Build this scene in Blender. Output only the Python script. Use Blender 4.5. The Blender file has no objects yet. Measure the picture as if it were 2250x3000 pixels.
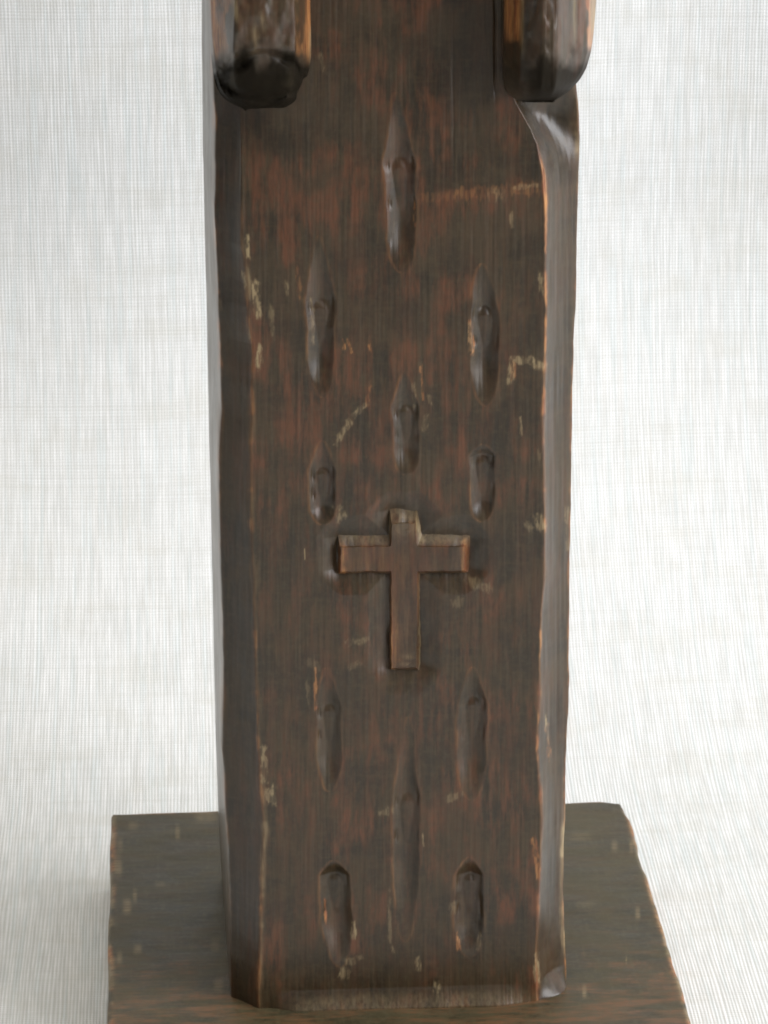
import bpy, math
import numpy as np
from mathutils import Vector

S = bpy.context.scene
R = math.radians

# ------------------------------------------------------------------ camera
PITCH, YAW, H, DIST, CX = R(20.1), R(3.57), 0.36, 0.6865, -0.0029
cam_d = bpy.data.cameras.new('camera')
cam = bpy.data.objects.new('camera', cam_d)
S.collection.objects.link(cam)
S.camera = cam
cam.location = (CX, -DIST, H)
cam.rotation_euler = (math.pi / 2 - PITCH, 0, 0)
cam_d.sensor_fit = 'VERTICAL'
cam_d.sensor_height = 24.0
cam_d.lens = 24.0 * 8000 / 2212
cam_d.clip_start = 0.01
cam_d.clip_end = 50
cam_d.dof.use_dof = True
cam_d.dof.focus_distance = 0.735
cam_d.dof.aperture_fstop = 48.0

# ------------------------------------------------------------------ world (dim room)
w = bpy.data.worlds.new('World')
S.world = w
w.use_nodes = True
bg = w.node_tree.nodes['Background']
bg.inputs[0].default_value = (0.95, 0.97, 1.0, 1)
bg.inputs[1].default_value = 0.21

# ------------------------------------------------------------------ lamps
def area(name, loc, target, sx, sy, power, col):
    d = bpy.data.lights.new(name, 'AREA')
    d.shape = 'RECTANGLE'
    d.size, d.size_y, d.energy, d.color = sx, sy, power, col
    o = bpy.data.objects.new(name, d)
    S.collection.objects.link(o)
    o.location = loc
    o.rotation_euler = (Vector(target) - Vector(loc)).to_track_quat('-Z', 'Y').to_euler()
    return o
area('window_light', (1.10, -0.46, 0.68), (0.0, 0.10, 0.10), 0.9, 1.35, 29.5, (0.955, 0.965, 1.0))
area('overhead_fill', (-0.10, -0.15, 1.45), (-0.15, 0.02, 0.0), 1.5, 1.5, 13.5, (1.0, 0.935, 0.80))  # added overhead fill that softens the shadows, no such lamp seen

S.view_settings.view_transform = 'Standard'
S.view_settings.look = 'None'
S.view_settings.exposure = 0.0
S.view_settings.gamma = 1.0
S.cycles.filter_width = 1.8
S.cycles.max_bounces = 6

# ------------------------------------------------------------------ measuring helpers
FS = 8000 * 2250 / 1659.0            # focal length in pixels of the full photograph
cy_, sy_ = math.cos(YAW), math.sin(YAW)
cp, sp = math.cos(PITCH), math.sin(PITCH)

def at(X, Y, yl):
    """point (x, z) of the figure's own upright plane y = yl measured at photo pixel X, Y"""
    X = np.asarray(X, float); Y = np.asarray(Y, float)
    a = (X - 1125.0) / FS
    b = (1500.0 - Y) / FS
    dx, dy, dz = a, cp + b * sp, -sp + b * cp
    lx, ly = dx * cy_ + dy * sy_, -dx * sy_ + dy * cy_
    ox, oy = CX * cy_ - DIST * sy_, -CX * sy_ - DIST * cy_
    t = (yl - oy) / ly
    return ox + t * lx, H + t * dz

def to_px(x, y, z):
    wx, wy = x * cy_ - y * sy_, x * sy_ + y * cy_
    dx, dy, dz = wx - CX, wy + DIST, z - H
    Z = dy * cp - dz * sp
    return 1125 + FS * dx / Z, 1500 - FS * (dy * sp + dz * cp) / Z

def at_top(X, Y, zl=0.0):
    """point (x, y) of the figure's own level plane z = zl"""
    a = (X - 1125.0) / FS; b = (1500.0 - Y) / FS
    dx, dy, dz = a, cp + b * sp, -sp + b * cp
    t = (zl - H) / dz
    wx, wy = CX + t * dx, -DIST + t * dy
    return wx * cy_ + wy * sy_, -wx * sy_ + wy * cy_

def hsh(i, j, seed):
    n = (i.astype(np.int64) * 374761393 + j.astype(np.int64) * 668265263 + seed * 974634777) & 0x7fffffff
    n = ((n ^ (n >> 13)) * 1274126177) & 0x7fffffff
    return ((n ^ (n >> 16)) & 0xffff) / 65535.0

def vn(x, y, seed=0):
    x, y = np.broadcast_arrays(np.asarray(x, float), np.asarray(y, float))
    i, j = np.floor(x), np.floor(y)
    fx, fy = x - i, y - j
    fx, fy = fx * fx * (3 - 2 * fx), fy * fy * (3 - 2 * fy)
    a, b = hsh(i, j, seed), hsh(i + 1, j, seed)
    c, d = hsh(i, j + 1, seed), hsh(i + 1, j + 1, seed)
    return (a + (b - a) * fx) * (1 - fy) + (c + (d - c) * fx) * fy

def fbm(x, y, seed=0, n=4):
    s, a, t = 0, 1.0, 0
    for k in range(n):
        s = s + a * vn(x * 2 ** k, y * 2 ** k, seed + 17 * k); t += a; a *= 0.55
    return s / t

def sst(a, b, x):
    t = np.clip((x - a) / (b - a), 0, 1)
    return t * t * (3 - 2 * t)

# ------------------------------------------------------------------ materials
def nodes(name):
    m = bpy.data.materials.new(name); m.use_nodes = True
    nt = m.node_tree; nt.nodes.clear()
    out = nt.nodes.new('ShaderNodeOutputMaterial')
    p = nt.nodes.new('ShaderNodeBsdfPrincipled')
    nt.links.new(p.outputs[0], out.inputs[0])
    return m, nt, p

def N(nt, t, **kw):
    n = nt.nodes.new(t)
    for k, v in kw.items():
        setattr(n, k, v)
    return n

def math_n(nt, op, a, b=None, clamp=False):
    n = nt.nodes.new('ShaderNodeMath'); n.operation = op; n.use_clamp = clamp
    for i, v in enumerate((a, b)):
        if v is None: continue
        if isinstance(v, (int, float)): n.inputs[i].default_value = v
        else: nt.links.new(v, n.inputs[i])
    return n.outputs[0]

def mixc(nt, fac, a, b, mode='MIX'):
    n = nt.nodes.new('ShaderNodeMix'); n.data_type = 'RGBA'; n.blend_type = mode
    if isinstance(fac, (int, float)): n.inputs[0].default_value = fac
    else: nt.links.new(fac, n.inputs[0])
    for i, v in ((6, a), (7, b)):
        if isinstance(v, tuple): n.inputs[i].default_value = (*v, 1)
        else: nt.links.new(v, n.inputs[i])
    return n.outputs[2]

def noise(nt, scale3, detail=4, rough=0.6, scale=1.0, dist=0.0):
    tc = N(nt, 'ShaderNodeTexCoord'); mp = N(nt, 'ShaderNodeMapping')
    mp.inputs['Scale'].default_value = scale3
    nt.links.new(tc.outputs['Object'], mp.inputs[0])
    n = N(nt, 'ShaderNodeTexNoise')
    n.inputs['Scale'].default_value = scale; n.inputs['Detail'].default_value = detail
    n.inputs['Roughness'].default_value = rough; n.inputs['Distortion'].default_value = dist
    nt.links.new(mp.outputs[0], n.inputs['Vector'])
    return n.outputs['Fac']

def ramp(nt, fac, a, b):
    n = N(nt, 'ShaderNodeMapRange'); n.interpolation_type = 'SMOOTHSTEP'
    n.inputs[1].default_value = a; n.inputs[2].default_value = b
    nt.links.new(fac, n.inputs[0])
    return n.outputs[0]

def wood(name, dark, mid, red, grain_axis='z', rough=0.36, coat=0.32, streaks=1.0, bump=0.00006, spec=0.42):
    m, nt, p = nodes(name)
    g = {'z': lambda a, b: (a, a, b), 'x': lambda a, b: (b, a, a)}[grain_axis]
    fine = noise(nt, g(1500, 130), 4, 0.6)
    med = noise(nt, g(300, 60), 5, 0.68)
    blot = noise(nt, g(85, 75), 6, 0.68, dist=0.4)
    weave = noise(nt, g(900, 900), 2, 0.5)
    cross = noise(nt, g(110, 700), 4, 0.65)
    at_ = N(nt, 'ShaderNodeAttribute', attribute_name='wear_shading')
    sep = N(nt, 'ShaderNodeSeparateColor'); nt.links.new(at_.outputs['Color'], sep.inputs[0])
    c = mixc(nt, ramp(nt, blot, 0.38, 0.62), dark, mid)
    redf = math_n(nt, 'MULTIPLY', ramp(nt, med, 0.40, 0.68), math_n(nt, 'ADD', sep.outputs[2], 0.22), True)
    c = mixc(nt, redf, c, red)
    c = mixc(nt, math_n(nt, 'MULTIPLY', ramp(nt, fine, 0.50, 0.75), 0.34 * streaks), c, tuple(v * 1.9 for v in mid))
    c = mixc(nt, math_n(nt, 'MULTIPLY', ramp(nt, fine, 0.48, 0.25), 0.45 * streaks), c, tuple(v * 0.40 for v in dark))
    c = mixc(nt, math_n(nt, 'MULTIPLY', ramp(nt, weave, 0.45, 0.7), 0.16 + .3 * (1 - streaks)), c, (0.070, 0.060, 0.032))
    c = mixc(nt, math_n(nt, 'MULTIPLY', ramp(nt, cross, 0.5, 0.72), 0.38), c, tuple(v * 1.45 for v in mid))
    # bare wood showing at worn edges (R) and pale chips plus painted sheen (G)
    wcol = mixc(nt, ramp(nt, fine, 0.35, 0.65), (0.20, 0.062, 0.022), (0.44, 0.20, 0.065))
    c = mixc(nt, sep.outputs[0], c, wcol)
    pcol = mixc(nt, ramp(nt, fine, 0.3, 0.65), (0.13, 0.085, 0.04), (0.30, 0.225, 0.12))
    c = mixc(nt, sep.outputs[1], c, pcol)
    c = mixc(nt, math_n(nt, 'SUBTRACT', 1.0, at_.outputs['Alpha']), c, (0.010, 0.0085, 0.006))  # alpha carries painted shade for the sleeve undersides
    nt.links.new(c, p.inputs['Base Color'])
    rr = N(nt, 'ShaderNodeMapRange'); rr.inputs[1].default_value = 0.3; rr.inputs[2].default_value = 0.7
    rr.inputs[3].default_value = rough - 0.08; rr.inputs[4].default_value = rough + 0.13
    nt.links.new(blot, rr.inputs[0])
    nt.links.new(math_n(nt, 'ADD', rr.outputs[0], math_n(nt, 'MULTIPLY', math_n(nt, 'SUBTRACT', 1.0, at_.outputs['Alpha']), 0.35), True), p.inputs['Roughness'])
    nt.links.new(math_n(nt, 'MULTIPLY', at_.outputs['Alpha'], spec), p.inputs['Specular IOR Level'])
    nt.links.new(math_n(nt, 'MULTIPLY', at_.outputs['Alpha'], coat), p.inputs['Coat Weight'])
    p.inputs['Coat Roughness'].default_value = 0.30
    b = N(nt, 'ShaderNodeBump'); b.inputs['Strength'].default_value = 0.55
    b.inputs['Distance'].default_value = bump
    h = math_n(nt, 'ADD', math_n(nt, 'MULTIPLY', fine, 1.0), math_n(nt, 'MULTIPLY', med, 1.2))
    h = math_n(nt, 'ADD', h, math_n(nt, 'MULTIPLY', weave, 0.5))
    nt.links.new(h, b.inputs['Height']); nt.links.new(b.outputs[0], p.inputs['Normal'])
    return m

M_robe = wood('stained_wood', (0.0200, 0.0128, 0.0050), (0.0390, 0.0240, 0.0092), (0.098, 0.0345, 0.0130), 'z')
M_cross = wood('stained_wood_cross', (0.021, 0.0128, 0.0058), (0.038, 0.0220, 0.0095), (0.100, 0.034, 0.014), 'z')
M_base = wood('stained_wood_base', (0.030, 0.0250, 0.0110), (0.056, 0.0450, 0.0200), (0.120, 0.060, 0.026), 'x', rough=0.5, streaks=0.2, bump=0.00004, coat=0.06)

# ------------------------------------------------------------------ mesh helpers
root = bpy.data.objects.new('carved_figure', None)
S.collection.objects.link(root)
root.rotation_euler = (0, 0, YAW)
root['label'] = 'dark stained carved wooden figure with a relief cross and gouged robe on a square base'
root['category'] = 'wood carving'

def grid_mesh(name, P, mask, mat, parent, close_u=False, caps=False, smooth=True):
    nr, nc = P.shape[:2]
    v = P.reshape(-1, 3)
    idx = np.arange(nr * nc).reshape(nr, nc)
    if close_u:
        idx = np.concatenate([idx, idx[:, :1]], 1)
    q = np.stack([idx[:-1, :-1], idx[:-1, 1:], idx[1:, 1:], idx[1:, :-1]], -1).reshape(-1, 4)
    nq = len(q)
    loops = q.reshape(-1)
    starts = np.arange(nq) * 4; tot = np.full(nq, 4)
    if caps:
        t0 = idx[0, :nc][::-1]; t1 = idx[-1, :nc]
        loops = np.concatenate([loops, t0, t1])
        starts = np.concatenate([starts, [nq * 4, nq * 4 + nc]])
        tot = np.concatenate([tot, [nc, nc]])
    me = bpy.data.meshes.new(name)
    me.vertices.add(len(v)); me.vertices.foreach_set('co', v.astype(np.float32).ravel())
    me.loops.add(len(loops)); me.loops.foreach_set('vertex_index', loops.astype(np.int32))
    me.polygons.add(len(starts)); me.polygons.foreach_set('loop_start', starts.astype(np.int32))
    me.polygons.foreach_set('loop_total', tot.astype(np.int32))
    me.polygons.foreach_set('use_smooth', np.full(len(starts), smooth))
    me.update(calc_edges=True); me.validate()
    if mask is not None:
        ca = me.color_attributes.new('wear_shading', 'FLOAT_COLOR', 'POINT')
        c = np.ones((len(v), 4), np.float32); c[:, :mask.shape[-1]] = mask.reshape(-1, mask.shape[-1])
        ca.data.foreach_set('color', c.ravel())
    me.materials.append(mat)
    o = bpy.data.objects.new(name, me)
    S.collection.objects.link(o)
    if parent is not None: o.parent = parent
    return o

def line(pts, yl, z):
    """edge line traced as (X, Y) pixels on the plane y = yl -> x for every height z"""
    pts = np.array(pts, float)
    x, zz = at(pts[:, 0], pts[:, 1], yl)
    o = np.argsort(zz)
    return np.interp(z, zz[o], x[o])

# ------------------------------------------------------------------ the robe
NZ = 1140
_, z_top = at(1150, -420, 0.0)
z = np.linspace(z_top, -0.0010, NZ)

LB = [(590, -120), (591, 0), (594, 400), (601, 700), (607, 1000), (616, 1400), (628, 2000), (638, 2350), (650, 2600), (664, 2900)]
L1 = [(612, -120), (614, 0), (620, 200), (626, 400), (626, 600), (632, 800), (641, 1000), (645, 1200), (640, 1350), (643, 1600),
      (650, 1800), (652, 2000), (650, 2200), (661, 2400), (668, 2500), (671, 2700), (674, 2930)]
F1 = [(690, -120), (700, 300), (704, 560), (709, 720), (723, 830), (724, 900), (733, 980), (741, 1010), (736, 1250), (734, 1400),
      (738, 1600), (745, 1800), (750, 2000), (754, 2150), (765, 2330), (774, 2440), (768, 2500), (763, 2700), (759, 2850), (757, 2955)]
F2 = [(1500, -120), (1506, 280), (1514, 302), (1558, 380), (1575, 420), (1591, 500), (1599, 600), (1598, 680), (1598, 800), (1600, 900),
      (1597, 1000), (1592, 1200), (1594, 1400), (1597, 1600), (1595, 1700), (1586, 1800), (1581, 2000), (1573, 2200), (1581, 2300),
      (1586, 2400), (1581, 2570), (1575, 2700), (1569, 2800), (1576, 2940)]
R1 = [(1690, -120), (1688, 240), (1695, 330), (1698, 400), (1696, 500), (1690, 700), (1686, 900), (1680, 1000), (1676, 1200),
      (1672, 1400), (1671, 1600), (1667, 1800), (1665, 2000), (1659, 2200), (1656, 2400), (1652, 2500), (1650, 2600), (1655, 2750), (1658, 2890)]
DL, DR = 0.0056, 0.0088
wob = lambda s, a, f: (fbm(z * f, z * 0 + s * 3.1, s, 3) - 0.5) * a
xLB = line(LB, 0.062, z) + wob(1, .0002, 90)
xL1 = line(L1, DL, z) + wob(2, .0004, 160)
xF1 = line(F1, 0.0, z) + wob(3, .0004, 170)
xF2 = line(F2, 0.0, z) + wob(4, .0003, 170)
xR1 = line(R1, DR, z) + wob(5, .0003, 160)
xRB = xR1 + 0.0006

nF, nCH, nSD = 330, 34, 14
cols = []
tf = np.linspace(0, 1, nF)
# left back -> left side -> left chamfer -> front -> right chamfer -> right side -> right back
ts = np.linspace(0, 1, nSD, endpoint=False)[None, :]
side_x = xLB[:, None] + (xL1 - xLB)[:, None] * ts
side_y = 0.062 + (DL - 0.062) * ts + side_x * 0
tc_ = np.linspace(0, 1, nCH, endpoint=False)[None, :]
chl_x = xL1[:, None] + (xF1 - xL1)[:, None] * tc_
chl_y = DL * (1 - tc_) + chl_x * 0
chl_y = chl_y + 0.0005 * np.sin(np.pi * tc_)
fr_x = xF1[:, None] + (xF2 - xF1)[:, None] * tf[None, :]
tr_ = np.linspace(0, 1, nCH + 1)[None, 1:]
chr_x = xF2[:, None] + (xR1 - xF2)[:, None] * tr_
# right chamfer hollowed a little, rounding over near its outer edge
chr_y = DR * (0.62 * tr_ + 0.38 * (1 - (1 - tr_) ** 2.2)) + chr_x * 0
tr2 = np.linspace(0, 1, nSD + 1)[None, 1:]
sdr_x = xR1[:, None] + (xRB - xR1)[:, None] * tr2
sdr_y = DR + (0.062 - DR) * tr2 + sdr_x * 0
X = np.concatenate([side_x, chl_x, fr_x, chr_x, sdr_x], 1)
Y = np.concatenate([side_y, chl_y, fr_x * 0, chr_y, sdr_y], 1)
Z = np.repeat(z[:, None], X.shape[1], 1)
i0, i1 = nSD + nCH, nSD + nCH + nF              # front columns
PX, PY = to_px(X, Y, Z)

d = np.zeros_like(X)                            # depth cut into the surface
fx, fy = PX[:, i0:i1], PY[:, i0:i1]
dd = np.zeros_like(fx)

GOUGES = [  # centre x, top, plug top, plug bottom, bottom, width, depth mm, lean
    (1174, 270, 468, 622, 800, 92, 2.1, 6), (941, 690, 882, 1012, 1165, 84, 2.0, 4), (1420, 770, 905, 1026, 1190, 84, 2.1, 4),
    (1188, 1085, 1192, 1300, 1392, 80, 1.7, 2), (946, 1290, 1376, 1474, 1538, 76, 1.7, 0), (1414, 1300, 1338, 1460, 1530, 76, 1.7, 0),
    (963, 1955, 2070, 2182, 2320, 76, 1.8, 4), (1382, 1955, 2050, 2178, 2345, 82, 1.9, -2), (1189, 2100, 2330, 2478, 2760, 80, 1.8, -4),
    (988, 2520, 2566, 2690, 2835, 88, 2.2, 8), (1376, 2510, 2566, 2690, 2805, 84, 2.1, 0)]
gouge_in = np.zeros_like(fx); lip = np.zeros_like(fx); foot = np.zeros_like(fx); upper = np.zeros_like(fx)
for k, (gx, y0, p0, p1, y1, wd, dm, lean) in enumerate(GOUGES):
    yc = np.clip(fy, y0, y1)
    up = np.clip((fy - y0) / (p0 - y0), 0, 1)
    lo = np.clip((fy - p1) / (y1 - p1), 0, 1)
    hw = wd / 2 * np.minimum(up ** 0.75 * 0.92 + 0.08, 1) * np.sqrt(np.clip(1 - lo ** 2.2, 0.0001, 1))
    hw = hw * (0.90 + 0.2 * vn(fy / 60.0, fx * 0 + k, 50 + k)) + (vn(fy / 22.0, fx * 0 + k, 50 + k) - 0.5) * 3
    cxk = gx + lean * (fy - p1) / (y1 - p1 + 1) + (vn(fy / 90.0, fy * 0 + k, 9) - 0.5) * 6
    u = (fx - cxk) / hw
    act = (fy > y0) & (fy < y1) & (np.abs(u) < 1)
    D = 0.72 * dm * (sst(0, 1.15, up) ** 1.2) * (1 - sst(0.15, 1.0, lo))
    uu = np.clip(np.abs(u - 0.10 * (1 - u * u)), 0, 1)
    prof = (1 - uu ** 2.0) ** 1.3
    g = np.where(act, D * np.clip(prof, 0, 1), 0)
    # the oval tongue left standing in the middle of the cut, almost as wide as the cut
    pu, pv = (fx - cxk - 1) / (wd * 0.46), (fy - (p0 + p1) / 2) / ((p1 - p0) / 2)
    pr = np.sqrt(pu ** 2 + np.abs(pv) ** 2.1) + (vn(fx / 25, fy / 30, 60 + k) - .5) * .10
    tg = 0.78 * dm * (0.62 + 0.20 * pv + 0.25 * pu ** 2)
    wgt = 1 - sst(0.62, 1.06, pr)
    g = g * (1 - wgt) + np.minimum(g, np.maximum(tg, 0)) * wgt
    pit = lambda ax, ay, sx, s2: np.exp(-((fx - cxk - ax) / sx) ** 2 - ((fy - ay) / s2) ** 2)
    j1, j2, j3, j4 = np.random.RandomState(k).uniform(.1, 1, 4)
    g += 0.40 * (j1 * pit(-wd * .36, p0 + 18, 4.5, 15) + j2 * pit(wd * .40, p0 + 12, 4.5, 20) + j3 * pit(-wd * .35, p1 - 26, 4.5, 15) + j4 * pit(wd * .41, p1 - 26, 4.5, 22))
    dd += g
    inside = act.astype(float)
    gouge_in = np.maximum(gouge_in, inside * sst(0, 0.2, up))
    e = np.exp(-((np.abs(u) - 1.03) * hw / 4.5) ** 2) * ((fy > y0) & (fy < y1))
    lip = np.maximum(lip, e * np.where(u > 0, 0.45, 1.0))
    upper = np.maximum(upper, np.exp(-((fx - cxk) / (wd * .45)) ** 2 - ((fy - (y0 * .6 + p0 * .4)) / ((p0 - y0) * .6)) ** 2))

# ground sunk round the cross
def boxdist(x0, x1, y0, y1):
    ax = np.maximum(np.maximum(x0 - fx, fx - x1), 0); ay = np.maximum(np.maximum(y0 - fy, fy - y1), 0)
    return ax, ay
BARS = [(1144, 1226, 1505, 1958), (996, 1368, 1580, 1674)]
rec = np.zeros_like(fx)
for (a, b, c, e), (rx, rt, rb) in zip(BARS, ((74, 66, 84), (70, 72, 70))):
    ax = np.maximum(np.maximum(a - fx, fx - b), 0)
    ay0, ay1 = np.maximum(c - fy, 0), np.maximum(fy - e, 0)
    q = (ax / rx) ** 1.25 + (ay0 / rt) ** 1.25 + (ay1 / rb) ** 1.25
    q = q + (fbm(fx / 45, fy / 60, 31, 2) - .5) * 0.22
    rec = np.maximum(rec, 1.75 * np.clip(1 - q, 0, 1) ** 1.45)
rec *= 1 - .60 * sst(1925, 1995, fy)
rec *= 1 - .40 * sst(1655, 1710, fy) * sst(20, 40, np.abs(fx - 1185) + 0) * sst(1960, 1760, fy)
dd = np.maximum(dd, rec)
# broad knife facets, scattered nicks and open grain lines
dd += 0.35 * (fbm(fx / 170, fy / 420, 71, 2) - 0.5)
dd += 0.07 * (vn(fx / 9, fy / 230, 72) - 0.5) + 0.05 * (vn(fx / 4.2, fy / 120, 73) - 0.5)
def groove(x0, y0, x1, y1, wpx, dep):
    t = np.clip((fy - y0) / (y1 - y0), 0, 1)
    xx = x0 + (x1 - x0) * t + (vn(fy / 60, fy * 0, 12) - .5) * 3
    m_ = sst(0, .15, (fy - y0) / (y1 - y0)) * sst(1, .8, (fy - y0) / (y1 - y0))
    return dep * m_ * np.exp(-((fx - xx) / wpx) ** 2)
dd += groove(1450, -330, 1452, 330, 3, .45) + groove(1324, -300, 1330, 560, 3, .12)
d[:, i0:i1] = dd / 1000.0
# chamfers: shallow knife waves; the foot swells out to a small ledge
ch = np.concatenate([PX[:, :i0], PX[:, i1:]], 1)
dz = (fbm(PX / 60, PY / 260, 91, 3) - .5) * 0.00035 + (vn(PX / 7, PY / 160, 92) - .5) * 0.00008
d[:, nSD:i0] += dz[:, nSD:i0]; d[:, i1:i1 + nCH] += dz[:, i1:i1 + nCH]
flare = 0.0018 * np.clip(1 - z / 0.0040, 0, 1)[:, None] ** 1.5
fr = np.zeros_like(X); fr[:, nSD + nCH // 3:i1 + nCH] = 1
side_w = np.concatenate([np.zeros(nSD), np.zeros(nCH), sst(.03, .15, tf) * sst(1, .85, tf), 1.3 * np.sin(np.linspace(0, math.pi, nCH)), np.zeros(nSD)])[None, :]
d -= flare * side_w
# hollow where the right edge runs up under the sleeve
hol = np.exp(-((PY - 345) / 80) ** 2)
d[:, i1:i1 + nCH] += (hol * 0.0026)[:, i1:i1 + nCH] * np.sin(np.pi * tr_ ** .75) ** 0.9
# left edge above the chamfer fades into a soft hollow
softL = sst(620, 300, PY) * np.exp(-((PX - 705) / 60) ** 2)
d += softL * 0.0012 * (np.arange(X.shape[1]) >= nSD)[None, :]
# the two chamfers are cut along their own normals, the front along -y
Yn = Y + d
Xn = X.copy()
Xn[:, nSD:i0] += d[:, nSD:i0] * 0.6
Xn[:, i1:i1 + nCH] -= d[:, i1:i1 + nCH] * 0.9
P = np.stack([Xn, Yn, Z], -1)
# small smoothing across the sharp arrises
for c in (nSD, i0, i1):
    for _ in range(2):
        P[:, c - 1:c + 2] = (P[:, c - 2:c + 1] + 2 * P[:, c - 1:c + 2] + P[:, c:c + 3]) / 4
robe_P = P

# ---- wear and sheen masks: R worn orange edge, G pale chip plus painted foot sheen, B thinned reddish stain
Wm = np.zeros(X.shape + (3,))
streak = vn(PX / 3.2, PY / 55, 5); streak2 = fbm(PX / 16, PY / 60, 6, 4)
grit2 = fbm(PX / 6.5, PY / 20, 47, 4)
def stroke(x0, y0, x1, y1, wpx, ch_, amt, soft=0.35, ns=None):
    """soft irregular worn mark between two measured points"""
    L = math.hypot(x1 - x0, y1 - y0) + 1e-6
    ux, uy = (x1 - x0) / L, (y1 - y0) / L
    s = (PX - x0) * ux + (PY - y0) * uy
    n = (PX - x0) * -uy + (PY - y0) * ux
    jag = (fbm(PX / 11, PY / 24, 44, 4) - .5) * 1.7
    m_ = sst(wpx * (1 + soft), wpx * (1 - soft), np.abs(n) + jag * wpx * 1.3)
    m_ = m_ * sst(-6, 6, s + jag * 26) * sst(-6, 6, L - s + jag * 26)
    m_ = m_ * (0.25 + 0.95 * sst(.36, .58, grit2))
    Wm[..., ch_] = np.maximum(Wm[..., ch_], np.clip(m_ * amt * .85, 0, 1))
def edge(xe, wpx, ch_, prof, side=0, jag=.9):
    """worn line along an arris; prof = [(Y, strength)]"""
    ex, _ = to_px(xe[:, None], 0 * xe[:, None] + side, Z[:, :1])
    st = np.interp(PY[:, 200], [p[0] for p in prof], [p[1] for p in prof])[:, None]
    br = sst(.42, .62, fbm(PY / 70, PY * 0 + 3.3, int(abs(side) * 1e5) + ch_, 3))
    ww = wpx * (0.55 + 0.9 * vn(PY / 45, PY * 0, 21))
    m_ = np.exp(-((PX - ex + (vn(PY / 14, PY * 0, 8) - .5) * jag * 2) / ww) ** 2) * st * (0.25 + 0.75 * br)
    Wm[..., ch_] = np.maximum(Wm[..., ch_], np.clip(m_, 0, 1))
edge(xF1, 6, 0, [(560, 0), (700, .2), (980, .5), (1300, .55), (1900, .5), (2300, .6), (2500, .8), (2700, .8), (2960, .5)])
edge(xF1 + .0003, 7, 1, [(560, 0), (690, .3), (760, .7), (950, .3), (1000, .1), (2280, .1), (2400, .6), (2560, .5), (2960, .55)])
edge(xF2, 4, 0, [(420, .3), (520, .9), (610, 1.2), (640, .8), (1000, .9), (1500, .9), (2200, .8), (2560, .9), (2900, .6)])
edge(xL1, 5.5, 0, [(0, .9), (200, .5), (600, .7), (900, .9), (1300, .9), (1500, .35), (2000, .3), (2300, .5), (2600, .3), (2900, .2)], DL)
edge(xR1, 4, 0, [(300, .3), (440, .4), (480, 1.2), (520, .3), (900, .5), (2400, .6), (2900, .8)], DR)
edge(xR1 - .0003, 6, 1, [(420, .2), (475, 1.2), (520, .1), (2420, 0), (2500, 1.4), (2860, 1.3), (2880, 0)], DR, 1.5)
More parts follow.
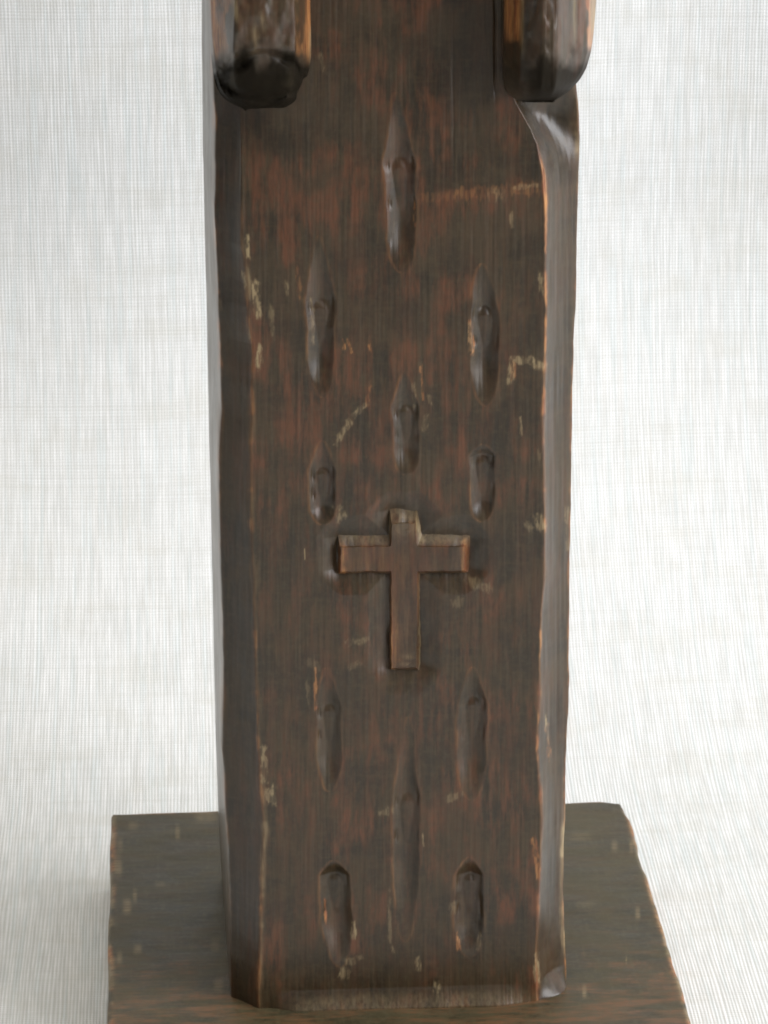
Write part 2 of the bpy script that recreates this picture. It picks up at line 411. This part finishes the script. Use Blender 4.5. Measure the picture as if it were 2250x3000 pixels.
for s_ in [(724, 690, 728, 760, 7, 1, .9), (712, 790, 722, 850, 7, 1, .8), (745, 820, 757, 930, 11, 1, .9), (727, 930, 731, 985, 6, 1, .8), (760, 1015, 757, 1075, 9, 1, 1),
           (790, 900, 800, 990, 9, 1, .3), (838, 825, 842, 860, 5, 1, .6), (1071, 1185, 1030, 1225, 7, 1, .7), (1030, 1225, 982, 1305, 8, 1, .75), (1085, 1120, 1074, 1190, 6, 0, .35),
           (1225, 580, 1330, 572, 14, 0, .12), (1330, 570, 1590, 550, 18, 0, .22), (1430, 575, 1480, 570, 20, 1, .25), (1500, 550, 1590, 541, 6, 1, .3), (1498, 625, 1500, 660, 8, 1, .5),
           (1500, 1050, 1597, 1070, 9, 1, .75), (1545, 1050, 1590, 1075, 12, 1, .7), (1500, 1065, 1490, 1120, 11, 1, .7), (1505, 1065, 1500, 1110, 8, 0, .6), (1582, 800, 1588, 860, 7, 1, .6),
           (1525, 1225, 1527, 1275, 4, 1, .9), (1210, 1120, 1215, 1200, 6, 1, .45), (1232, 1060, 1240, 1170, 4, 0, .5), (1255, 1150, 1262, 1185, 5, 1, .6), (1250, 1215, 1240, 1260, 8, 1, .45),
           (1005, 1000, 1010, 1030, 4, 0, .8), (1020, 1000, 1031, 1035, 4, 0, .8), (1083, 1000, 1084, 1030, 4, 0, .6), (912, 880, 916, 1010, 7, 1, .35), (1378, 940, 1382, 1040, 7, 0, .75), (1376, 950, 1380, 1035, 5, 1, .6),
           (985, 1480, 1000, 1530, 15, 1, .45), (1570, 1505, 1595, 1555, 12, 1, .6), (1540, 1530, 1560, 1560, 10, 1, .35), (1578, 1320, 1582, 1360, 6, 1, .5),
           (790, 2300, 800, 2360, 14, 1, .75), (772, 2180, 776, 2300, 9, 1, .65), (900, 2000, 905, 2060, 6, 1, .3), (1110, 2385, 1160, 2370, 10, 1, .35), (1300, 2345, 1360, 2325, 10, 1, .35),
           (1238, 2445, 1241, 2478, 2.5, 1, 1), (892, 1602, 893, 1636, 1.6, 1, 1), (1018, 2840, 1000, 2860, 14, 1, .6), (1010, 2820, 1060, 2805, 10, 1, .35), (1222, 2800, 1226, 2845, 7, 1, .6),
           (1277, 2875, 1280, 2910, 9, 1, .55), (952, 2640, 955, 2700, 4, 0, .8), (1037, 2700, 1034, 2760, 6, 1, .9), (1340, 2740, 1345, 2790, 5, 0, .6), (1325, 2640, 1330, 2680, 8, 1, .35), (1407, 2740, 1400, 2780, 6, 1, .5),
           (1570, 2800, 1575, 2880, 8, 1, .7), (1563, 2450, 1580, 2580, 7, 0, .6), (1598, 2100, 1604, 2160, 3, 1, 1), (1602, 2120, 1606, 2220, 7, 0, .5), (1150, 2780, 1152, 2790, 5, 1, .6),
           (1180, 1700, 1195, 1720, 5, 0, .2), (1140, 2600, 1143, 2760, 4, 1, .4), (1015, 1885, 1080, 1870, 10, 1, .35), (1020, 1960, 1060, 1935, 8, 1, .3), (925, 1960, 925, 2080, 5, 0, .6),
           (900, 1930, 930, 1960, 12, 1, .2), (1365, 1700, 1440, 1730, 14, 1, .3), (1320, 1770, 1360, 1760, 12, 1, .25), (640, 870, 644, 920, 6, 1, .35), (1660, 2480, 1656, 2520, 4, 1, .8),
           (870, 780, 880, 880, 6, 0, .25), (1215, 590, 1216, 660, 4, 0, .5), (880, 150, 960, 215, 6, 1, .02), (935, 150, 950, 210, 5, 1, .45), (1660, 1475, 1664, 1620, 5, 1, .45)]:
    stroke(*s_)
lipn = sst(.25, .7, fbm(fx / 20, fy / 60, 66, 3))
Wm[:, i0:i1, 0] = np.maximum(Wm[:, i0:i1, 0], lip * 0.22 * (0.2 + .8 * lipn))
Wm[:, i0:i1, 0] = np.maximum(Wm[:, i0:i1, 0], 0.0)
foot_sheen = sst(.0036, .0012, Z[:, i0:i1]) * (.04 + .22 * fbm(fx / 30, fy / 30, 120, 3)) * sst(800, 900, fx)  # sheen on the foot ledge painted in as paler colour
Wm[:, i0:i1, 1] = np.maximum(Wm[:, i0:i1, 1], foot_sheen)
# reddish thinning of the stain: wide soft patches
B = sst(.46, .70, fbm(PX / 150, PY / 120, 101, 4)) * 0.95
for (bx, by, sx_, sy2, a_) in [(1110, 230, 90, 70, .8), (1170, 350, 30, 100, .6), (1170, 1060, 260, 70, .6), (1180, 1460, 210, 70, .75), (960, 760, 25, 110, .6), (1050, 1250, 200, 120, .35),
                               (1185, 1640, 40, 120, .4), (1030, 1780, 60, 60, .7), (850, 1480, 120, 200, .25), (1480, 880, 80, 70, .35), (1350, 1250, 90, 200, .3), (980, 2500, 50, 50, .7),
                               (1200, 2110, 40, 50, .6), (1400, 2530, 40, 40, .5), (1350, 2100, 260, 90, .4), (830, 2300, 120, 220, .3), (1400, 2350, 140, 80, .35), (1480, 2020, 60, 200, .3),
                               (850, 1750, 110, 120, .3), (1450, 1750, 80, 90, .4), (1400, 1900, 20, 100, .3)]:
    B = np.maximum(B, 1.35 * a_ * np.exp(-((PX - bx) / sx_) ** 2 - ((PY - by) / sy2) ** 2) * (0.2 + 1.5 * sst(.3, .7, streak2)))
B[:, :i0] *= 0.3; B[:, i1:] *= 0.15
B[:, i0:i1] *= (1 - 0.55 * gouge_in) * (1 - .8 * sst(.1, .8, rec)) 
B[:, i0:i1] = np.maximum(B[:, i0:i1], upper * .5)
Wm[..., 2] = np.clip(B, 0, 1)
Wm[:, :nSD, 1] = np.maximum(Wm[:, :nSD, 1], .30 * vn(np.arange(nSD)[None, :] * 0.9, PY[:, :nSD] / 400, 15))
robe = grid_mesh('robe', robe_P[:, ::-1], Wm[:, ::-1], M_robe, root, close_u=True, caps=True)

# ------------------------------------------------------------------ the cross
def cross_mesh():
    # outline (pixels on the front plane), clockwise from the top left of the stem
    out = [(1146, 1531), (1218, 1531), (1224, 1599), (1366, 1599), (1364, 1674), (1225, 1676), (1226, 1800), (1222, 1958), (1144, 1960), (1144, 1800), (1144, 1675), (995, 1677), (996, 1600), (1143, 1599)]
    foot_o = [(1141, 1487), (1224, 1485), (1239, 1562), (1380, 1560), (1378, 1680), (1235, 1684), (1236, 1800), (1232, 1966), (1138, 1966), (1139, 1800), (1139, 1683), (988, 1684), (989, 1559), (1139, 1562)]
    rng = np.random.RandomState(4)
    def densify(pl, step=9):
        r = []
        n = len(pl)
        return pl
    n = len(out); ring_t, ring_b = [], []
    for i in range(n):
        a, b = np.array(out[i], float), np.array(out[(i + 1) % n], float)
        c, e = np.array(foot_o[i], float), np.array(foot_o[(i + 1) % n], float)
        m_ = max(2, int(np.hypot(*(b - a)) / 10))
        for k in range(m_):
            t = k / m_
            j = rng.uniform(-1.1, 1.1, 2) * (1 if k else 0.3)
            ring_t.append(a + (b - a) * t + j); ring_b.append(c + (e - c) * t + j)
    rt, rb = np.array(ring_t), np.array(ring_b)
    m_ = len(rt)
    YT, YM, YB = 0.00005, 0.0004, 0.0018
    v = []
    def put(r, yy, s=0.0):
        x_, z_ = at(r[:, 0], r[:, 1], yy)
        for q in zip(x_, np.full(len(r), yy), z_): v.append(q)
    # inset face ring, arris ring, foot ring
    nx_ = np.roll(rt, -1, 0) - np.roll(rt, 1, 0)
    nl = np.stack([-nx_[:, 1], nx_[:, 0]], 1); nl /= np.linalg.norm(nl, axis=1)[:, None]
    put(rt + nl * 3.0, YT); put(rt, YM); put(rb, YB); put(rb, YB + .002)
    f = []
    for L_ in range(3):
        for i in range(m_):
            j = (i + 1) % m_
            f.append((L_ * m_ + i, L_ * m_ + j, (L_ + 1) * m_ + j, (L_ + 1) * m_ + i))
    f.append(tuple(range(m_))[::-1])
    me = bpy.data.meshes.new('cross'); me.from_pydata(v, [], f); me.update()
    # consistent outward normals
    import bmesh
    bm = bmesh.new(); bm.from_mesh(me); bmesh.ops.recalc_face_normals(bm, faces=bm.faces)
    big = [p_ for p_ in bm.faces if len(p_.verts) > 8]
    if big and big[0].normal.y > 0: bmesh.ops.reverse_faces(bm, faces=bm.faces)
    bmesh.ops.triangulate(bm, faces=big)
    bmesh.ops.subdivide_edges(bm, edges=[e_ for e_ in bm.edges], cuts=2, use_grid_fill=True)
    bm.to_mesh(me); bm.free()
    n_ = len(me.vertices); co = np.empty(n_ * 3, np.float32); me.vertices.foreach_get('co', co); co = co.reshape(-1, 3)
    qx, qy = to_px(co[:, 0], co[:, 1], co[:, 2])
    co[:, 1] += ((vn(qx / 40, qy / 90, 7) - .5) * 0.0005).astype(np.float32)
    me.vertices.foreach_set('co', co.ravel())
    c = np.ones((n_, 4), np.float32)
    edge_near = np.exp(-((co[:, 1] - 0.0004) / 0.0006) ** 2)
    c[:, 0] = np.clip(edge_near * .16 * vn(qx / 14, qy / 50, 2) + .75 * np.exp(-((qx - 1003) / 12) ** 2) * (qy > 1590) * vn(qx / 8, qy / 30, 1)
                      + .6 * np.exp(-((qx - 1151) / 7) ** 2 - ((qy - 1880) / 90) ** 2) + .6 * np.exp(-((qx - 1360) / 6) ** 2) * (co[:, 1] < .001), 0, 1)
    c[:, 1] = np.clip(.30 * (co[:, 1] > .0007) * (qy < 1601) + .35 * (co[:, 1] > .0008) * (qx > 1218) * (qx < 1245) + .3 * np.exp(-((qy - 1545) / 24) ** 2) * (qx < 1226) * (qx > 1140)  # painted light: upward and right-hand side faces made paler
                      + .8 * np.exp(-((qx - 1194) / 3) ** 2 - ((qy - 1935) / 18) ** 2), 0, 1) * .8
    c[:, 2] = 0.75 * sst(1950, 1500, qy) * (0.5 + .6 * vn(qx / 60, qy / 60, 3))
    ca = me.color_attributes.new('wear_shading', 'FLOAT_COLOR', 'POINT'); ca.data.foreach_set('color', c.ravel())
    me.materials.append(M_cross)
    o = bpy.data.objects.new('cross', me); S.collection.objects.link(o); o.parent = root
cross_mesh()

# ------------------------------------------------------------------ the two hanging sleeves
def sleeve(rows, ring_y, wear_shade_fn, nu=140, nv=300, hollow=None):
    """rows: [(Y, [x of each facet line], forward scale)]; ring_y: how far each facet line stands forward"""
    Ys = np.array([r[0] for r in rows], float)
    xs = np.array([r[1] for r in rows], float)
    fw = np.array([r[2] for r in rows], float)
    yy = np.linspace(Ys[0], Ys[-1], nv)
    k = len(ring_y)
    xk = np.stack([np.interp(yy, Ys, xs[:, j]) for j in range(k)], 1)
    fk = np.interp(yy, Ys, fw)
    dk = np.array(ring_y)[None, :] * fk[:, None]
    dk = np.where(np.array(ring_y)[None, :] < 0, np.array(ring_y)[None, :], dk)
    # resample across
    tt = np.linspace(0, k - 1, nu)
    A = np.stack([np.interp(tt, range(k), xk[r]) for r in range(nv)])
    Dp = np.stack([np.interp(tt, range(k), dk[r]) for r in range(nv)])
    def sm(a, n, ax):
        for _ in range(n):
            b = np.swapaxes(a, 0, ax).copy()
            b[1:-1] = (b[:-2] + 2 * b[1:-1] + b[2:]) / 4
            a = np.swapaxes(b, 0, ax)
        return a
    A, Dp = sm(sm(A, 2, 1), 14, 0), sm(sm(Dp, 2, 1), 14, 0)
    YY = np.repeat(yy[:, None], nu, 1)
    Dp = np.maximum(Dp, -.004)
    Dp = Dp + (fbm(A / 50, YY / 90, 13, 3) - .5) * 0.0012 + (vn(A / 6, YY / 90, 14) - .5) * 0.00012
    if hollow:
        hx0, hy0, hrx, hry = hollow
        rr_ = np.sqrt(((A - hx0) / hrx) ** 2 + ((YY - hy0) / hry) ** 2) + (fbm(A / 40, YY / 40, 88, 3) - .5) * .3
        Dp = Dp - .0042 * sst(hy0 + hry * 1.0, hy0 + hry * .35, YY) * np.exp(-((rr_ - .80) / .17) ** 2) * sst(hy0 - hry * .9, hy0 - hry * .2, YY) - .0012 * (1 - sst(.6, .9, rr_))
        Dp = np.maximum(Dp, -.004)
    x_, z_ = at(A, YY, -Dp)
    P = np.stack([x_, -Dp, z_], -1)
    m_ = wear_shade_fn(A, YY, Dp)
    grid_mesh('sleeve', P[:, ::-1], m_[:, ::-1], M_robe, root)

def wear_shade_R(A, YY, Dp):
    m_ = np.zeros(A.shape + (4,))
    m_[..., 3] = 1 - .85 * sst(130, 215, YY + (fbm(A / 40, YY / 60, 77, 3) - .5) * 120) * sst(1500, 1620, A + 40)  # alpha: shade of the sleeve's lower end painted in
    s = vn(A / 4, YY / 60, 3); t = fbm(A / 30, YY / 45, 23, 3)
    m_[..., 0] = np.clip(.75 * sst(1474, 1482, A) * sst(1534, 1524, A) * sst(135, 95, YY + (t - .5) * 50) * (.4 + .8 * s)
                         + 1.2 * sst(1719, 1729, A + (t - .5) * 22) * sst(160, 120, YY), 0, 1)
    m_[..., 1] = np.clip(.6 * np.exp(-((A - 1529) / 6) ** 2) * sst(180, 90, YY) + .35 * np.exp(-((A - 1683) / 5) ** 2) * sst(170, 60, YY)
                         + .8 * sst(1724, 1734, A) * sst(150, 60, YY), 0, 1)
    m_[..., 2] = .45 * sst(300, 80, YY) * (.3 + .7 * t) + .4 * (A > 1680)
    return m_
RY = [-.004, .004, .012, .015, .0145, .0075, .003, -.004]
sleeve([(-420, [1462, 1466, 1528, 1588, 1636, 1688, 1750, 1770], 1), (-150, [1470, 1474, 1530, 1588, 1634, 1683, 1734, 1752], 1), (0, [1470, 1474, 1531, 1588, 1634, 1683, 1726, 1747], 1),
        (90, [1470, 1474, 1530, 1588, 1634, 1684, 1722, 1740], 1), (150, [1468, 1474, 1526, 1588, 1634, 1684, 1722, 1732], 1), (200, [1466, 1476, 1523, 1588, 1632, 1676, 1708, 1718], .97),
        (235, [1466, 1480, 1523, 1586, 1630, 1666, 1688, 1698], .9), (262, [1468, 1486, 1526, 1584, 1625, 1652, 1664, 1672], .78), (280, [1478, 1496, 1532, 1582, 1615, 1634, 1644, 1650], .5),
        (292, [1500, 1515, 1545, 1580, 1600, 1615, 1622, 1626], 0.1), (300, [1504, 1518, 1546, 1580, 1598, 1611, 1618, 1622], -1)], RY, wear_shade_R)

def wear_shade_L(A, YY, Dp):
    m_ = np.zeros(A.shape + (4,))
    m_[..., 3] = 1 - .9 * sst(130, 200, YY + (fbm(A / 40, YY / 60, 78, 3) - .5) * 120)  # underside shade painted into alpha, with a ragged upper limit
    s = vn(A / 4, YY / 60, 4); t = fbm(A / 26, YY / 60, 29, 3)
    ed = 617 + YY * .03
    m_[..., 0] = np.clip(1.0 * np.exp(-((A - ed - 6 - YY * .04) / 9) ** 2) * sst(190, 130, YY) + .55 * sst(615, 625, A) * sst(690, 670, A) * sst(.42, .62, t) * sst(175, 120, YY)
                         + 1.1 * np.exp(-((A - 905 - YY * .03) / 9) ** 2) * sst(200, 120, YY) + .55 * sst(862, 875, A) * sst(.30, .6, t) * sst(210, 150, YY) * (.4 + .7 * s), 0, 1)
    m_[..., 1] = np.clip(.8 * np.exp(-((A - 686 - YY * .12) / 7) ** 2) * sst(75, 45, YY) + .6 * np.exp(-((A - 768 - (YY - 50) * .15) / 6) ** 2 - ((YY - 62) / 26) ** 2)
                         + .9 * np.exp(-((A - 682) / 10) ** 2 - ((YY - 228) / 24) ** 2) + .35 * np.exp(-((A - 748) / 10) ** 2 - ((YY - 110) / 40) ** 2)
                         + .7 * np.exp(-((A - 910) / 5) ** 2) * sst(230, 150, YY) * sst(60, 110, YY) + .35 * np.exp(-((A - 850) / 12) ** 2 - ((YY - 240) / 26) ** 2), 0, 1)
    m_[..., 2] = .35 * sst(170, 60, YY) * (.3 + .7 * t)
    return m_
LY = [-.004, .003, .0085, .0150, .0152, .0140, .0085, .002, -.004]
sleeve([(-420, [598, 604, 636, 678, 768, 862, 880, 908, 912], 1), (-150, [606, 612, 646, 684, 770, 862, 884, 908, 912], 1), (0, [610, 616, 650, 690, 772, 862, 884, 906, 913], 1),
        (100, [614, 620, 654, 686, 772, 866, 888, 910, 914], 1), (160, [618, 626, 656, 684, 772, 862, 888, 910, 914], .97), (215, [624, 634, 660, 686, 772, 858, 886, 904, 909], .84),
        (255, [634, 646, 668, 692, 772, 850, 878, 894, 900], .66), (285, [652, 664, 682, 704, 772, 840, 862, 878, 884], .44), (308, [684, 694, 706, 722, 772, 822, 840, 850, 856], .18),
        (322, [714, 722, 732, 744, 772, 800, 814, 824, 830], -.05), (336, [718, 726, 736, 748, 772, 798, 812, 820, 826], -1)], LY, wear_shade_L, hollow=(772, 225, 135, 95))

# ------------------------------------------------------------------ the base board
def base():
    TH = 0.019
    bl = at_top(328, 2382); br = at_top(1806, 2343)
    yb = (bl[1] + br[1]) / 2
    xl = at_top(322, 2700)[0]; xr = at_top(1945, 2720)[0]
    xc, yc = (xl + xr) / 2, (yb - 0.020) / 2
    hx, hy = (xr - xl) / 2, (yb + 0.020) / 2
    print('base', xl, xr, yb)
    nu, nv = 520, 420
    u = np.linspace(-1, 1, nu); v = np.linspace(-1, 1, nv)
    # profile outward: the flat top, a rounded arris, the side wall, the underside
    gx, gy = np.meshgrid(xc + u * (hx - .0008), yc + v * (hy - .0008))
    # knock off the far right corner and wobble the edges
    def warp(gx, gy):
        cxr, cyr = xr - gx, yb - gy
        q = np.clip(1 - (np.clip(cxr, 0, 1) + np.clip(cyr, 0, 1) * .55) / 0.0065, 0, 1)
        gx2 = gx - q * .0016; gy2 = gy - q * .0021
        eR = sst(.7, 1, (gx - xc) / hx); eL = sst(.7, 1, -(gx - xc) / hx)
        gx2 = gx2 + eR * (fbm(gy * 60, gy * 0, 5, 3) - .5) * .0020 + eL * (fbm(gy * 50, gy * 0, 6, 3) - .5) * .0008
        gy2 = gy2 + sst(.7, 1, (gy - yc) / hy) * (fbm(gx * 45, gx * 0, 7, 3) - .5) * .0014
        return gx2, gy2
    rings = [(0.0, 0.0), (.00045, -.00015), (.0008, -.0006), (.0010, -.0014), (.0010, -TH + .001), (.0002, -TH)]
    x0, y0 = warp(gx, gy)
    z0 = (fbm(gx * 60, gy * 90, 3, 3) - .5) * .0005 + (vn(gx * 300, gy * 900, 4) - .5) * .00003 - .00012
    nx = nu; ny = nv
    V = [np.stack([x0, y0, z0], -1).reshape(-1, 3)]
    idx = np.arange(nx * ny).reshape(ny, nx)
    faces = np.stack([idx[:-1, :-1], idx[:-1, 1:], idx[1:, 1:], idx[1:, :-1]], -1).reshape(-1, 4).tolist()
    per = list(idx[0, :]) + list(idx[1:, -1]) + list(idx[-1, -2::-1]) + list(idx[-2:0:-1, 0])
    pg = np.stack([gx.ravel()[per], gy.ravel()[per]], 1)
    sgn = np.stack([np.where(pg[:, 0] > xc + hx * .995 - .0008, 1, np.where(pg[:, 0] < xc - hx * .995 + .0008, -1, 0)),
                    np.where(pg[:, 1] > yc + hy * .995 - .0008, 1, np.where(pg[:, 1] < yc - hy * .995 + .0008, -1, 0))], 1)
    px_, py_ = x0.ravel()[per], y0.ravel()[per]; pz_ = z0.ravel()[per]
    prev = per; n0 = nx * ny; m_ = len(per)
    for k, (o_, dz_) in enumerate(rings[1:]):
        V.append(np.stack([px_ + sgn[:, 0] * o_, py_ + sgn[:, 1] * o_, pz_ * (1 if k < 2 else 0) + dz_], -1))
        cur = list(range(n0, n0 + m_)); n0 += m_
        for i in range(m_):
            j = (i + 1) % m_
            faces.append((prev[i], cur[i], cur[j], prev[j]))
        prev = cur
    faces.append(tuple(prev[::-1]))
    V = np.concatenate(V)
    me = bpy.data.meshes.new('base'); me.from_pydata(V.tolist(), [], faces); me.update()
    me.polygons.foreach_set('use_smooth', np.full(len(me.polygons), True))
    qx, qy = to_px(V[:, 0], V[:, 1], V[:, 2])
    t = fbm(qx / 30, qy / 30, 51, 3); s = vn(qx / 60, qy / 5, 52)
    dist = np.minimum(np.minimum(xr - V[:, 0], V[:, 0] - xl), yb - V[:, 1])
    c = np.ones((len(V), 4), np.float32)
    edge_ = np.exp(-(np.clip(dist, 0, 1) / .0009) ** 2)
    c[:, 0] = np.clip(edge_ * sst(.35, .6, fbm(qx / 45, qy / 45, 61, 3)) * .9, 0, 1)
    chips = 0
    for (a, b, sx2, sy2, am) in [(345, 2540, 12, 30, .7), (352, 2475, 8, 20, .45), (390, 2420, 14, 12, .4), (520, 2440, 7, 22, .5), (605, 2395, 30, 16, .5), (372, 2655, 12, 22, .8), (395, 2625, 6, 18, .6),
                                 (403, 2780, 12, 16, .6), (350, 2805, 8, 20, .5), (630, 2770, 12, 20, .3), (640, 2890, 14, 20, .4), (1712, 2905, 6, 18, .55), (1868, 2675, 7, 20, .6), (1800, 2480, 9, 16, .35),
                                 (1700, 2450, 30, 14, .25), (1720, 2650, 30, 10, .25), (1835, 2812, 2, 12, .5), (1960, 2790, 10, 12, .7), (1850, 2480, 6, 20, .5), (470, 2590, 16, 9, .25)]:
        chips = chips + am * np.exp(-np.abs((qx - a) / sx2) ** 3 - np.abs((qy - b) / sy2) ** 3)
    c[:, 1] = np.clip(chips * (.5 + t) * .8 + edge_ * .75 * sst(.35, .6, t), 0, 1)
    c[:, 2] = np.clip(sst(2780, 2990, qy + (t - .5) * 160) * (.75 + .6 * s) + .35 * sst(.5, .7, t) * sst(2600, 2900, qy), 0, 1)
    ca = me.color_attributes.new('wear_shading', 'FLOAT_COLOR', 'POINT'); ca.data.foreach_set('color', c.ravel())
    me.materials.append(M_base)
    o = bpy.data.objects.new('base', me); S.collection.objects.link(o); o.parent = root
    return TH
TH = base()

# ------------------------------------------------------------------ the backdrop cloth
def cloth():
    m, nt, p = nodes('woven_cloth')
    uv = N(nt, 'ShaderNodeUVMap', uv_map='thread')
    def un(sx, sy, detail=2, off=0.0, rough=.5):
        mp = N(nt, 'ShaderNodeMapping'); mp.inputs['Scale'].default_value = (sx, sy, 1); mp.inputs['Location'].default_value = (off, off, 0)
        nt.links.new(uv.outputs[0], mp.inputs[0])
        n = N(nt, 'ShaderNodeTexNoise', noise_dimensions='2D'); n.inputs['Scale'].default_value = 1
        n.inputs['Detail'].default_value = detail; n.inputs['Roughness'].default_value = rough
        nt.links.new(mp.outputs[0], n.inputs['Vector'])
        return n
    sep = N(nt, 'ShaderNodeSeparateXYZ'); nt.links.new(uv.outputs[0], sep.inputs[0])
    PER = 0.00079
    wobx = math_n(nt, 'MULTIPLY', un(110, 12, 2).outputs['Fac'], 0.0017)
    woby = math_n(nt, 'MULTIPLY', un(14, 120, 2, 7).outputs['Fac'], 0.0012)
    sx = math_n(nt, 'SINE', math_n(nt, 'MULTIPLY', math_n(nt, 'ADD', sep.outputs[0], wobx), 2 * math.pi / PER))
    sy = math_n(nt, 'SINE', math_n(nt, 'MULTIPLY', math_n(nt, 'ADD', sep.outputs[1], woby), 2 * math.pi / (PER * 1.05)))
    slub = un(1150, 60, 3, 2, .6)          # warp threads differ in thickness and tone
    slub2 = un(420, 16, 3, 5, .6)
    weft = un(12, 700, 2, 9)
    tone = un(700, 22, 2, 13)
    blot = un(45, 90, 4, 21, .65)
    c = mixc(nt, ramp(nt, slub.outputs['Fac'], .25, .75), (0.70, 0.71, 0.715), (0.895, 0.90, 0.915))
    c = mixc(nt, math_n(nt, 'MULTIPLY', ramp(nt, slub2.outputs['Fac'], .52, .78), .16), c, (0.60, 0.53, 0.46))
    c = mixc(nt, math_n(nt, 'MULTIPLY', ramp(nt, tone.outputs['Fac'], .52, .66), .25), c, (0.60, 0.72, 0.76))
    c = mixc(nt, math_n(nt, 'MULTIPLY', ramp(nt, weft.outputs['Fac'], .50, .70), .16), c, (0.58, 0.58, 0.56))
    c = mixc(nt, math_n(nt, 'MULTIPLY', ramp(nt, blot.outputs['Fac'], .46, .72), .26), c, (0.64, 0.62, 0.56))
    gx = math_n(nt, 'MULTIPLY', math_n(nt, 'ADD', sx, 1.0), .5)
    gy = math_n(nt, 'MULTIPLY', math_n(nt, 'ADD', sy, 1.0), .5)
    gap = math_n(nt, 'MULTIPLY', math_n(nt, 'SUBTRACT', 1.0, gx), .46)
    gap2 = math_n(nt, 'MULTIPLY', math_n(nt, 'SUBTRACT', 1.0, gy), .24)
    c = mixc(nt, math_n(nt, 'ADD', gap, gap2), c, (0.42, 0.42, 0.38))
    nt.links.new(c, p.inputs['Base Color'])
    p.inputs['Roughness'].default_value = .9
    p.inputs['Specular IOR Level'].default_value = .15
    b = N(nt, 'ShaderNodeBump'); b.inputs['Strength'].default_value = .5; b.inputs['Distance'].default_value = .00012
    hh = math_n(nt, 'ADD', math_n(nt, 'MULTIPLY', gx, 1.0), math_n(nt, 'MULTIPLY', gy, .6))
    hh = math_n(nt, 'ADD', hh, math_n(nt, 'MULTIPLY', slub.outputs['Fac'], .8))
    nt.links.new(hh, b.inputs['Height']); nt.links.new(b.outputs[0], p.inputs['Normal'])

    z0 = -TH - .0003
    yb, rad, top = 0.125, 0.13, 0.85
    segs = []
    L1_ = 0.55 + yb; L2_ = rad * math.pi / 2; L3_ = top
    s = np.concatenate([np.linspace(0, L1_, 60, endpoint=False), np.linspace(L1_, L1_ + L2_, 40, endpoint=False), np.linspace(L1_ + L2_, L1_ + L2_ + L3_, 90)])
    yy = np.where(s < L1_, -0.55 + s, 0); zz = np.full_like(s, z0)
    a = (s - L1_) / rad
    k = (s >= L1_) & (s < L1_ + L2_)
    yy[k] = yb + rad * np.sin(a[k]); zz[k] = z0 + rad * (1 - np.cos(a[k]))
    k = s >= L1_ + L2_
    yy[k] = yb + rad; zz[k] = z0 + rad + (s[k] - L1_ - L2_)
    nx = 180
    x = np.linspace(-0.62, 0.75, nx)
    Xc, Sc = np.meshgrid(x, s)
    Yc = np.repeat(yy[:, None], nx, 1); Zc = np.repeat(zz[:, None], nx, 1)
    up = sst(L1_, L1_ + L2_, Sc)
    n = (fbm(Xc * 9, Sc * 2.5, 33, 2) - .5)
    Yc = Yc + n * .012 * up + .0015 * up * np.sin(Xc * 60 + Sc * 3)
    cs, sn = math.cos(R(3.0)), math.sin(R(3.0))
    Pc = np.stack([Xc * cs - Yc * sn, Xc * sn + Yc * cs, Zc], -1)
    o = grid_mesh('backdrop_cloth', Pc, None, m, None)
    me = o.data
    lay = me.uv_layers.new(name='thread')
    li = np.empty(len(me.loops), np.int32); me.loops.foreach_get('vertex_index', li)
    uvs = np.stack([Xc.ravel()[li], Sc.ravel()[li]], 1).astype(np.float32)
    lay.data.foreach_set('uv', uvs.ravel())
    o['label'] = 'off-white coarsely woven cloth backdrop sweeping up behind and under the carving'
    o['category'] = 'cloth'
cloth()
